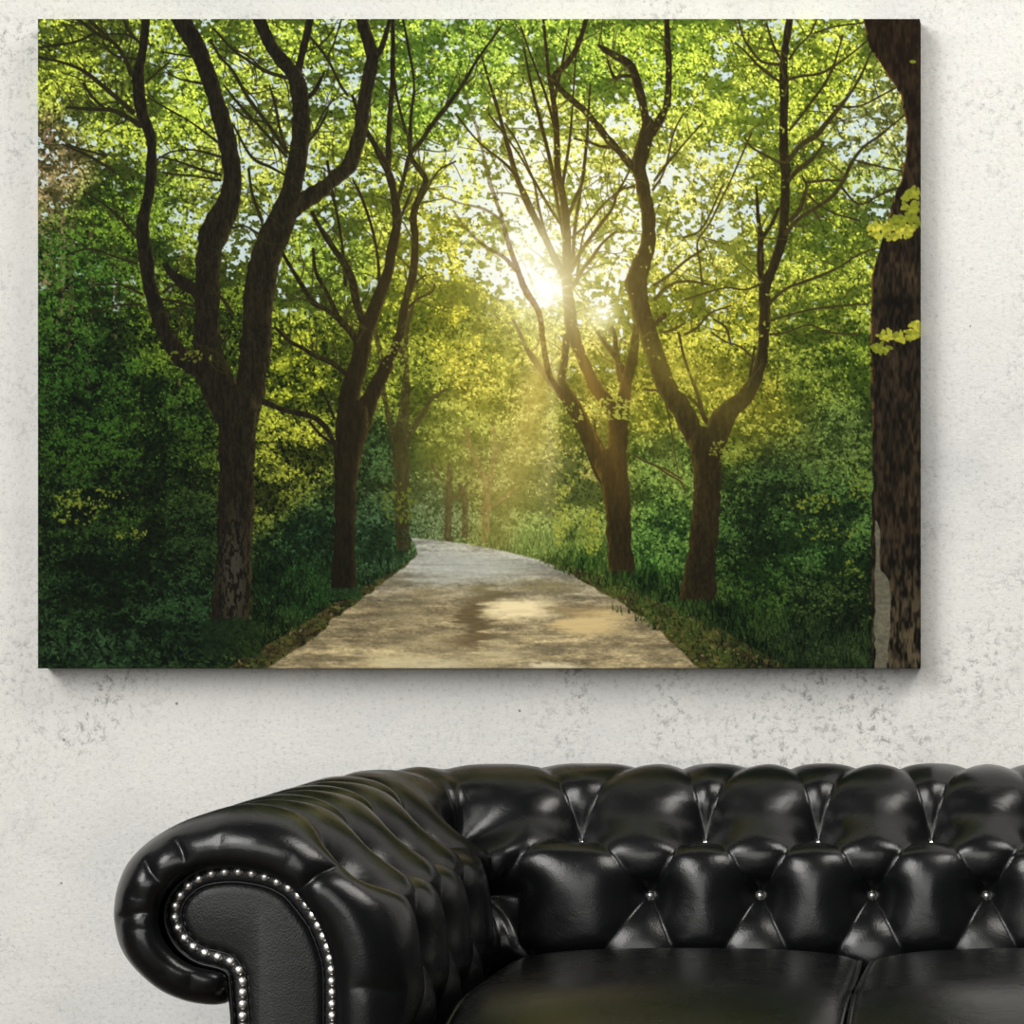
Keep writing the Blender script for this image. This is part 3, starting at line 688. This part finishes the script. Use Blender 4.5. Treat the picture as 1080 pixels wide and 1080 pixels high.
        c = c + np.asarray((84, 48, 8), np.float32) * np.exp(-np.hypot(X - sun[0], Y - sun[1]) / 80)[..., None] * .8
        a = (mask * op)[..., None]
        img[:] = img * (1 - a) + c * a
        return mask

    edge = noise(9, 14, 11, 3)
    bx = noise(2.6, 13, 12, 2, .7); bx2 = noise(1.7, 4, 13, 2, .7)
    barkn = np.clip((bx * .5 + bx2 * .5 - .5) * 2.6 + .5, 0, 1)

    def dabs(n, size, tfun, region=None, op=.95, asp=.55, seed=0, slope=None, colfun=None):
        """scatter n small leaf marks; tfun(px,py)->0..1 between shade and bright leaf"""
        r = np.random.default_rng(seed)
        if region is None: region = (40, 970, 20, 705)
        xs = r.uniform(region[0], region[1], n); ys = r.uniform(region[2], region[3], n)
        sz = r.uniform(size[0], size[1], n); an = r.uniform(0, math.pi, n) if slope is None else r.normal(slope, .35, n)
        rn = r.random((n, 4))
        hot = colfun is None
        for i in range(n):
            x, y = xs[i], ys[i]
            ix = min(W - 1, max(0, int((x - PX0) * S))); iy = min(H - 1, max(0, int((y - PY0) * S)))
            v = tfun(x, y, rn[i], ix, iy)
            if v is None: continue
            if colfun is None:
                c = Dk[iy, ix] * (1 - v) + Lt[iy, ix] * v
            else: c = colfun(v, ix, iy)
            R = sz[i]; e = patch(x - R, x + R, y - R, y + R)
            if not e: continue
            s = np.s_[e[2]:e[3], e[0]:e[1]]
            ca, sa = math.cos(an[i]), math.sin(an[i])
            px = X[s] - x; py = Y[s] - y
            u = (px * ca + py * sa) / R; w_ = (-px * sa + py * ca) / (R * asp)
            m = np.clip((1 - np.sqrt(u * u + w_ * w_)) * R * S * asp * 1.3, 0, 1)[..., None] * op
            img[s] = img[s] * (1 - m) + c * m

    # ---- far pine stems, upper left and right
    pine = [((48, 130, 15), (46, 240, 16)), ((50, 120, 12), (49, 300, 13)), ((67, 110, 5), (66, 330, 5)), ((78, 100, 6), (74, 380, 6)), ((96, 240, 4), (94, 420, 4)),
            ((122, 260, 4), (121, 400, 4)), ((192, 250, 5), (190, 430, 5)), ((61, 200, 3), (60, 460, 3))]
    limbs(pine[:3], (150, 118, 88), bark=.5, op=.8)
    limbs(pine[3:], (92, 74, 50), bark=.5, op=.75)
    limbs([((52, 360, 5), (51, 430, 6)), ((70, 330, 5), (69, 440, 5)), ((84, 330, 4), (82, 440, 4)), ((208, 395, 6), (205, 515, 6)), ((217, 400, 4), (216, 490, 4)),
           ((192, 400, 3), (191, 470, 3)), ((228, 440, 3), (226, 500, 3)), ((108, 400, 3), (107, 510, 3)), ((150, 400, 4), (149, 520, 4)), ((337, 450, 3), (335, 512, 3)),
           ((290, 400, 3), (289, 450, 3))], (22, 24, 10), bark=.4, op=.85)
    limbs([((600, 470, 5), (597, 590, 6)), ((616, 480, 4), (617, 590, 4)), ((582, 450, 6), (578, 560, 6)), ((628, 500, 3), (627, 590, 3))], (96, 90, 52), bark=.4, op=.7)
    limbs([((900, 130, 4), (898, 240, 4)), ((912, 300, 3), (908, 350, 3)), ((885, 340, 4), (884, 420, 4)), ((862, 250, 3), (862, 330, 3))], (128, 118, 80), bark=.4, op=.6)
    dabs(int(30000 * S * S), (2.0, 4.2), lambda x, y, q, ix, iy: q[0] * (.25 + .9 * cl[iy, ix]) if q[1] > Sk[iy, ix] * .8 else None, seed=21)
    # ---- sky gaps
    gapn = noise(40, 28, 31, 4, .7) * .5 + noise(5.0, 4.2, 32, 2, .6) * .5
    srt = np.sort(gapn.ravel()[::7])
    rank = np.searchsorted(srt, gapn.ravel()).reshape(H, W) / len(srt)      # 0..1, share of the picture below
    sunw = np.clip(1 - np.hypot(X - 600, (Y - 250) * .8) / 230, 0, 1)
    skyc = np.stack([198 + 57 * sunw, 218 + 37 * sunw, 218 + 22 * sunw], -1)
    def gaps(k, sharp, op):
        m = np.clip((Sk * k - (1 - rank)) * sharp, 0, 1) * op * (Sk > .004)
        img[:] = img * (1 - m[..., None]) + skyc * m[..., None]
    gaps(1.2, 9, .95)
    # ---- far twigs through the canopy
    tw = []
    for i in range(420):
        x, y = rng.uniform(45, 965), rng.uniform(25, 330)
        an = rng.uniform(-2.5, -.6) if rng.random() < .6 else rng.uniform(-3.3, .2); L = rng.uniform(20, 80)
        p = [(x, y, rng.uniform(1.2, 2.3))]
        for k in range(3):
            an += rng.normal(0, .25); x += math.cos(an) * L / 3; y += math.sin(an) * L / 3; p.append((x, y, 1.8 - .4 * k))
        tw.append(p)
    limbs(tw, (60, 58, 18), bark=.3, op=.8)
    # ---- trees standing further back
    limbs(TREE_FAR, (98, 80, 38), bark=.4, op=.8)
    limbs(TREE_FAR_DARK, (46, 42, 22), bark=.4, op=.95)
    limbs(TREE_BACK, (44, 42, 22), bark=.4, op=.95)
    dabs(int(26000 * S * S), (1.5, 3.3), lambda x, y, q, ix, iy: (q[0] ** .7 * (.3 + 1.0 * cl[iy, ix])) if q[1] > Sk[iy, ix] * .9 else None, seed=23)
    dabs(int(16000 * S * S), (1.3, 2.6), lambda x, y, q, ix, iy: (.8 + .55 * q[0]) if cl[iy, ix] * fine[iy, ix] > q[1] * .6 + .12 and q[2] > Sk[iy, ix] * .5 else None, seed=24)
    gaps(.55, 14, .95)
    dabs(int(46000 * S * S), (1.0, 2.2), lambda x, y, q, ix, iy: (.7 + .75 * q[0]) if cl[iy, ix] * (.4 + .6 * fine[iy, ix]) > q[1] * .7 + .05 and q[2] > Sk[iy, ix] * .7 else None, seed=27, asp=.6)
    dabs(int(16000 * S * S), (1.0, 2.3), lambda x, y, q, ix, iy: -.15 + .2 * q[0] if cl[iy, ix] * .8 < q[1] and q[2] > Sk[iy, ix] * 1.6 else None, seed=28, asp=.6)
    # dark gaps in the undergrowth
    dabs(int(9000 * S * S), (1.6, 3.4), lambda x, y, q, ix, iy: -.12 * q[0] - .05 if q[1] > cl[iy, ix] else None, seed=26, region=(40, 970, 330, 705), op=.8)

    limbs(TREE_FAR, (92, 76, 36), bark=.4, op=.55); limbs(TREE_FAR_DARK, (46, 40, 22), bark=.4, op=.7); limbs(TREE_BACK, (34, 32, 16), bark=.4, op=.75)
    # ---- undergrowth: ferns lower left, grass right
    dabs(int(2600 * S * S), (3, 6.5), lambda x, y, q, ix, iy: -.1 + 1.1 * q[0] ** 1.5 if y > 668 + 6 * math.sin(x * .09) else None, region=(40, 232, 660, 705), asp=.3, seed=41)
    def grass(n, reg, seed, up=(5, 12), lift=.2, keep=None):
        r = np.random.default_rng(seed)
        for i in range(n):
            x = r.uniform(reg[0], reg[1]); y = r.uniform(reg[2], reg[3])
            if keep is not None and not keep(x, y): continue
            L = r.uniform(*up); dx = r.normal(0, .35) * L
            ix = min(W - 1, max(0, int((x - PX0) * S))); iy = min(H - 1, max(0, int((y - PY0) * S)))
            v = r.random() ** 1.6 * 1.15 - lift + .5 * (cl[iy, ix] - .5); c = Dk[iy, ix] * (1 - v) + Lt[iy, ix] * v
            e = patch(min(x, x + dx) - 1.5, max(x, x + dx) + 1.5, y - L, y)
            if not e: continue
            s = np.s_[e[2]:e[3], e[0]:e[1]]
            t = np.clip((y - Y[s]) / L, 0, 1); d = np.abs(X[s] - x - dx * t * t)
            m = (np.clip(.95 * (1 - t * .6) - d + .35, 0, 1) * .8)[..., None]
            img[s] = img[s] * (1 - m) + c * m
    right_bank = lambda x, y: y > np.interp(x, [500, 560, 600, 660, 720, 800, 900, 970], [574, 580, 590, 632, 655, 690, 706, 706]) - 46
    grass(int(5200 * S * S), (500, 965, 562, 712), 42, keep=right_bank)
    grass(int(1500 * S * S), (265, 440, 585, 690), 43, up=(3, 8))

    # ---- the road
    def inside(poly):
        poly = np.asarray(poly, float); m = np.zeros((H, W), bool)
        wob = (edge - .5) * 7
        for i in range(len(poly)):
            x1, y1 = poly[i - 1]; x2, y2 = poly[i]
            if y1 == y2: continue
            c = ((y1 > Y) != (y2 > Y)) & (X + wob < (x2 - x1) * (Y - y1) / (y2 - y1) + x1)
            m ^= c
        m = m.astype(np.float32)
        return (m + np.roll(m, 1, 0) + np.roll(m, -1, 0) + np.roll(m, 1, 1) + np.roll(m, -1, 1)) / 5
    litter = noise(6, 3, 51, 3, .7); rut = noise(60, 5, 52, 4, .62); grit = noise(3, 1.6, 53, 2, .8)
    vg = inside(VERGE)
    c = np.array([66, 56, 30]) * (.25 + 1.3 * litter[..., None]) + np.array([10, 22, 0]) * cl[..., None]
    a = (vg * (.55 + .45 * (fine > .3)))[..., None]; img[:] = img * (1 - a) + c * a
    rd = inside(ROAD)
    far = np.clip((640 - Y) / 50, 0, 1)[..., None]
    base = np.array([148, 132, 96]) * (1 - far) + np.array([150, 150, 138]) * far
    lf = np.clip((Y - 610) / 95, 0, 1)[..., None]
    base = base * (1 - lf * .25 * np.clip((X[..., None] - 620) / 150, 0, 1) )
    base = base * (1 - lf * .10 * np.clip((420 - X[..., None]) / 120, 0, 1))
    base = base * (.52 + .92 * rut[..., None]) * (.8 + .4 * grit[..., None])
    def spot(cx, cy, rx, ry, col, k, soft=.5):
        wx = (rut - .5) * 60; q = np.hypot((X + wx - cx) / rx, (Y + (litter - .5) * 8 - cy) / ry)
        m = np.clip((1 - q) / soft, 0, 1) * k; m = m[..., None] * (.55 + .6 * rut[..., None])
        return base * (1 - m) + np.array(col) * m
    trk = noise(26, 6, 54, 4, .7); trk = np.clip((trk - .5) * 3 + .5, 0, 1)[..., None]
    base = base * (.88 + .22 * trk) + np.array([26, 24, 16]) * np.clip((Y[..., None] - 640) / 60, 0, 1) * trk
    base = spot(498, 598, 95, 20, (176, 184, 180), .75, .8)
    base = spot(470, 585, 60, 8, (170, 176, 170), .6, .8)
    base = spot(455, 612, 50, 6, (178, 182, 172), .6, .8)
    base = spot(470, 675, 90, 12, (168, 154, 112), .6, .8)
    base = spot(500, 655, 20, 36, (92, 76, 48), .9, .6); base = spot(515, 628, 14, 9, (96, 84, 50), .8, .6); base = spot(490, 676, 30, 9, (104, 84, 56), .7, .6); base = spot(420, 645, 34, 22, (146, 134, 98), .6, .8); base = spot(410, 612, 26, 9, (112, 102, 72), .6, .7)
    base = spot(510, 620, 26, 7, (104, 94, 58), .7, .7)
    base = spot(455, 625, 30, 10, (126, 112, 76), .5, .7)
    base = spot(580, 618, 56, 11, (118, 104, 62), .6, .7)
    base = spot(553, 641, 46, 16, (244, 224, 170), 1.1, .6)
    base = spot(628, 655, 46, 18, (214, 186, 126), 1.0, .45)
    base = spot(608, 645, 30, 8, (140, 116, 72), .5, .6)
    base = spot(585, 684, 30, 6, (104, 96, 76), .6, .7)
    base = spot(440, 696, 100, 14, (196, 180, 134), .75, .8)
    base = spot(530, 690, 40, 16, (206, 190, 144), .6, .8)
    base = spot(575, 704, 44, 10, (244, 228, 182), 1, .6); base = spot(452, 700, 60, 9, (222, 208, 164), .8, .7)
    a = rd[..., None]; img[:] = img * (1 - a) + base * a
    # twig litter and tufts on the verge
    dabs(int(1900 * S * S), (1, 3), lambda x, y, q, ix, iy: q[0] if vg[iy, ix] > .5 and rd[iy, ix] < .5 else None, region=(235, 830, 575, 705), seed=55, asp=.5,
         colfun=lambda v, ix, iy: np.array([26, 24, 8]) if v < .45 else (np.array([112, 104, 62]) if v < .72 else np.array([62, 88, 30])))
    grass(int(500 * S * S), (640, 830, 640, 712), 57, up=(3, 7), keep=lambda x, y: y < 640 + (x - 640) * .48)
    grass(int(400 * S * S), (560, 680, 590, 640), 58, up=(3, 7), keep=lambda x, y: y < 588 + (x - 560) * .44)

    # ---- the near trees
    def sprout(trees, n, L=(14, 44), wmax=9):
        out = []
        for br in trees:
            for i in range(1, len(br)):
                a, b = br[i - 1], br[i]
                if b[2] > wmax or b[1] > 395: continue
                for q in range(n):
                    t = rng.random(); x = a[0] + (b[0] - a[0]) * t; y = a[1] + (b[1] - a[1]) * t
                    an = math.atan2(b[1] - a[1], b[0] - a[0]) + rng.choice([-1, 1]) * rng.uniform(.35, 1.0)
                    w = min(b[2] * .55, 2.4); l = rng.uniform(*L); p = [(x, y, w)]
                    for k in range(3):
                        an += rng.normal(0, .28); x += math.cos(an) * l / 3; y += math.sin(an) * l / 3; p.append((x, y, max(.9, w * (1 - .22 * (k + 1)))))
                    out.append(p)
        return out
    limbs(TREE_C, (34, 28, 12), rim=(60, 44, 12), bark=.4)                   # centre right, closest to the sun
    limbs(TREE_D, (32, 27, 13), rim=(56, 44, 14), bark=.5)
    dabs(int(5200 * S * S), (1.2, 2.6), lambda x, y, q, ix, iy: (.3 + .5 * q[0]) if cl[iy, ix] * fine[iy, ix] > q[1] * .4 + .35 and q[2] > Sk[iy, ix] else None, seed=61, region=(440, 910, 20, 400), op=.75)
    limbs(TWIG_D, (50, 44, 18), bark=.3); limbs(sprout(TWIG_D + TREE_D + TREE_C, 1), (58, 54, 20), bark=.3, op=.8)
    limbs(TREE_B, (21, 18, 10), rim=(60, 50, 20), bark=.5)
    limbs(TREE_A, (25, 22, 13), rim=(50, 44, 20), bark=.7)
    limbs(TWIG_A, (34, 32, 14), bark=.3); limbs(sprout(TWIG_A + TREE_B, 2), (36, 36, 14), bark=.3, op=.85)
    # grey weathered bark near the foot of the left trunk
    m = np.clip(1 - np.hypot((X - 246) / 20, (Y - 610) / 90), 0, 1); blend((70, 68, 56), np.clip(m * 1.4, 0, 1) * (np.abs(X - (247 - (Y - 560) * .045)) < 19 - (Y < 560)) * (barkn > .52) * .6 * (Y < 662))
    dabs(int(700 * S * S), (1.6, 4), lambda x, y, q, ix, iy: .1 + .5 * q[0] if y > 650 + (abs(x - 245)) * .2 else None, region=(215, 275, 645, 690), seed=62)
    dabs(int(200 * S * S), (1.5, 3), lambda x, y, q, ix, iy: .2 + .5 * q[0], region=(347, 380, 620, 630), seed=63)
    grass(int(170 * S * S), (636, 676, 606, 617), 64, up=(3, 8), lift=.3); grass(int(200 * S * S), (714, 760, 636, 648), 65, up=(3, 8), lift=.3)
    limbs(TREE_A_STUB, (25, 22, 13), bark=.5)
    # sprays of sunlit leaves hanging in front
    for (cx, cy, rx, ry, n, v) in SPRAYS:
        r = np.random.default_rng(int(cx * 7 + cy))
        dabs(int(n), (1.2, 3.0), lambda x, y, q, ix, iy: v * (.55 + .6 * q[0]) if ((x - cx) / rx) ** 2 + ((y - cy) / ry) ** 2 < 1 and cl[iy, ix] + fine[iy, ix] > q[1] * .8 + .25 else None,
             region=(cx - rx, cx + rx, cy - ry, cy + ry), seed=int(cx + cy), op=.8, colfun=lambda v, ix, iy: np.array([50, 72, 10]) * (1 - v) + np.array([196, 196, 62]) * v)

    # ---- sunlight in the picture
    def screen(col, a):
        c = np.asarray(col, np.float32) * np.clip(a, 0, 1)[..., None] / 255
        img[:] = 255 * (1 - (1 - np.clip(img, 0, 255) / 255) * (1 - c))
    r1 = np.hypot(X - 575, Y - 305)
    rays = noise(3, 3, 71, 1)
    screen((200, 180, 60), np.exp(-(r1 / 150) ** 1.5) * .38)
    screen((255, 246, 190), np.exp(-(r1 / 52) ** 1.5) * .8)
    screen((255, 250, 220), np.exp(-(r1 / 13) ** 2))
    screen((255, 244, 180), np.exp(-(np.hypot(X - 634, Y - 332) / 16) ** 2) * .8)
    screen((255, 250, 210), np.exp(-(np.hypot((X - 560), (Y - 265)) / 34) ** 2) * .5)
    for k in range(14):                                  # star of the sun
        an = math.pi * k / 7 + .2; dd = np.abs((X - 577) * math.sin(an) - (Y - 307) * math.cos(an))
        along = (X - 577) * math.cos(an) + (Y - 307) * math.sin(an)
        screen((255, 250, 220), np.exp(-(dd / 1.3) ** 2) * np.clip(1 - along / 34, 0, 1) * (along > 0) * .6)
    def beam(ang, wid, y0, y1, col, k):
        # ang in degrees from straight down, wedge from the sun
        an = np.degrees(np.arctan2(X - 590, np.maximum(Y - 290, 1)))
        a = np.exp(-((an - ang) / wid) ** 2) * np.clip((Y - y0) / 60, 0, 1) * np.clip((y1 - Y) / (y1 - y0) * 1.6, 0, 1)
        screen(col, a * k)
    beam(-12, 9, 330, 640, (205, 160, 70), .62); beam(-3, 3.2, 330, 620, (220, 190, 110), .35)
    beam(16, 5, 330, 560, (190, 125, 40), .38); beam(30, 4.5, 330, 560, (170, 120, 40), .3); beam(52, 10, 330, 520, (170, 150, 40), .34)
    beam(-32, 10, 330, 560, (160, 150, 40), .28)
    m = np.clip((Y - 380) / 100, 0, 1) * np.exp(-((X - 505) / 75) ** 2) * np.clip((640 - Y) / 120, 0, 1)
    screen((150, 130, 60), m * .32)
    limbs(TREE_C_OVER, (84, 70, 34), bark=.4, op=.6)
    # the great dark trunk at the right edge
    edgex = np.interp(Y, [20, 50, 77, 100, 133, 160, 190, 227, 267, 290, 360, 493, 593, 705], [908, 917, 933, 949, 955, 954, 949, 936, 926, 918, 917, 920, 917, 919])
    m = np.clip(X - edgex - (edge - .5) * 4, 0, 1)
    bk = noise(3.2, 11, 81, 2, .8); bk = np.clip((bk - .5) * 2.4 + .5, 0, 1); lump = noise(22, 30, 82, 2)
    c = (np.array([20, 16, 9]) * (1 - bk[..., None]) + np.array([54, 43, 29]) * bk[..., None]) * (.65 + .6 * lump[..., None])
    low = np.clip((Y - 560) / 120, 0, 1)[..., None]
    c = c * (1 - low * .35) + np.array([88, 82, 60]) * bk[..., None] * low * .55
    up = np.clip((300 - Y) / 250, 0, 1)[..., None]; c = c * (1 - .35 * up) + np.array([22, 12, 0]) * up * .5
    wound = np.clip((X - 922 + (edge - .5) * 5), 0, 1) * np.clip(np.interp(Y, [545, 552, 600, 612, 650, 705], [922, 927, 929, 937, 939, 936]) + (edge - .5) * 6 - X, 0, 1) * (Y > 548)
    c = c * (1 - wound[..., None] * .9) + (np.array([112, 108, 88]) * (.7 + .45 * litter[..., None])) * wound[..., None] * .9
    rimm = np.clip(1 - (X - edgex) / 3.2, 0, 1)[..., None] * (edge[..., None] > .42)
    c = c + np.array([96, 58, 10]) * rimm * np.clip((560 - Y) / 200, .0, 1)[..., None]
    img[:] = img * (1 - m[..., None]) + c * m[..., None]
    for (cx, cy, rx, ry, n, v) in SPRAYS_FRONT:
        dabs(int(n), (2.2, 5.2), lambda x, y, q, ix, iy: v * (.4 + .75 * q[0]) if ((x - cx) / rx) ** 2 + ((y - cy) / ry) ** 2 < 1 else None,
             region=(cx - rx, cx + rx, cy - ry, cy + ry), seed=int(cx + cy), colfun=lambda v, ix, iy: np.array([70, 90, 10]) * (1 - v) + np.array([216, 206, 60]) * v)
    g = img @ np.array([.3, .59, .11], np.float32)
    img[:] = g[..., None] + (img - g[..., None]) * .90
    img[..., 1] -= .10 * np.clip(img[..., 1] - np.maximum(img[..., 0], img[..., 2]), 0, 255)
    img[..., 2] -= .12 * np.clip(img[..., 2] - img[..., 0], 0, 255) * np.clip((Y - 400) / 100, 0, 1)
    return np.clip(img, 0, 255) / 255.0
# ---------------------------------------------------------------- canvas print on the wall
def canvas_print(S=1.0):
    im = paint_forest(S)
    H, W = im.shape[:2]
    yf = WALL_Y - .042; yb = WALL_Y - .001
    k = yf / FPX
    x0, x1 = (PX0 - VPX) * k, (PX0 + PW - VPX) * k; z1, z0 = CAM_Z - (PY0 - VPY) * k, CAM_Z - (PY0 + PH - VPY) * k
    xs = np.linspace(x0, x1, W); zs = np.linspace(z1, z0, H)
    gx, gz = np.meshgrid(xs, zs)
    # one more ring of points carries the print round the edges to the wall
    GX = np.pad(gx, 1, mode='edge'); GZ = np.pad(gz, 1, mode='edge'); GY = np.full(GX.shape, yb, np.float32); GY[1:-1, 1:-1] = yf
    C = np.pad(im, ((1, 1), (1, 1), (0, 0)), mode='edge').astype(np.float64)
    lin = np.where(C <= .04045, C / 12.92, ((C + .055) / 1.055) ** 2.4)
    hh, ww = GX.shape; n = hh * ww
    co = np.stack([GX, GY, GZ], -1).reshape(-1, 3).astype(np.float32)
    idx = np.arange(n).reshape(hh, ww)
    q = np.stack([idx[:-1, :-1], idx[1:, :-1], idx[1:, 1:], idx[:-1, 1:]], -1).reshape(-1, 4)
    # flat back closes the body
    corners = [idx[0, 0], idx[0, -1], idx[-1, -1], idx[-1, 0]]
    me = bpy.data.meshes.new('canvas_print'); me.vertices.add(n); me.vertices.foreach_set('co', co.ravel())
    nf = len(q); me.loops.add(nf * 4 + 4); me.polygons.add(nf + 1)
    me.loops.foreach_set('vertex_index', np.concatenate([q.ravel(), np.array(corners)]).astype(np.int32))
    me.polygons.foreach_set('loop_start', (np.arange(nf + 1) * 4).astype(np.int32))
    me.update(calc_edges=True); me.validate()
    ca = me.color_attributes.new('print', 'FLOAT_COLOR', 'POINT')
    rgba = np.ones((n, 4), np.float32); rgba[:, :3] = (lin * INK).reshape(-1, 3)
    ca.data.foreach_set('color', rgba.ravel())
    m, N, L, B = material('printed canvas')
    at = N.new('ShaderNodeAttribute'); at.attribute_name = 'print'; at.attribute_type = 'GEOMETRY'
    L.new(at.outputs['Color'], B.inputs['Base Color']); B.inputs['Roughness'].default_value = .8; B.inputs['Specular IOR Level'].default_value = .1
    me.materials.append(m)
    link(bpy.data.objects.new('canvas_print', me), label='large unframed canvas print of a sunlit forest road, hanging above the sofa', category='wall art')
INK = .93
canvas_print(1.3)
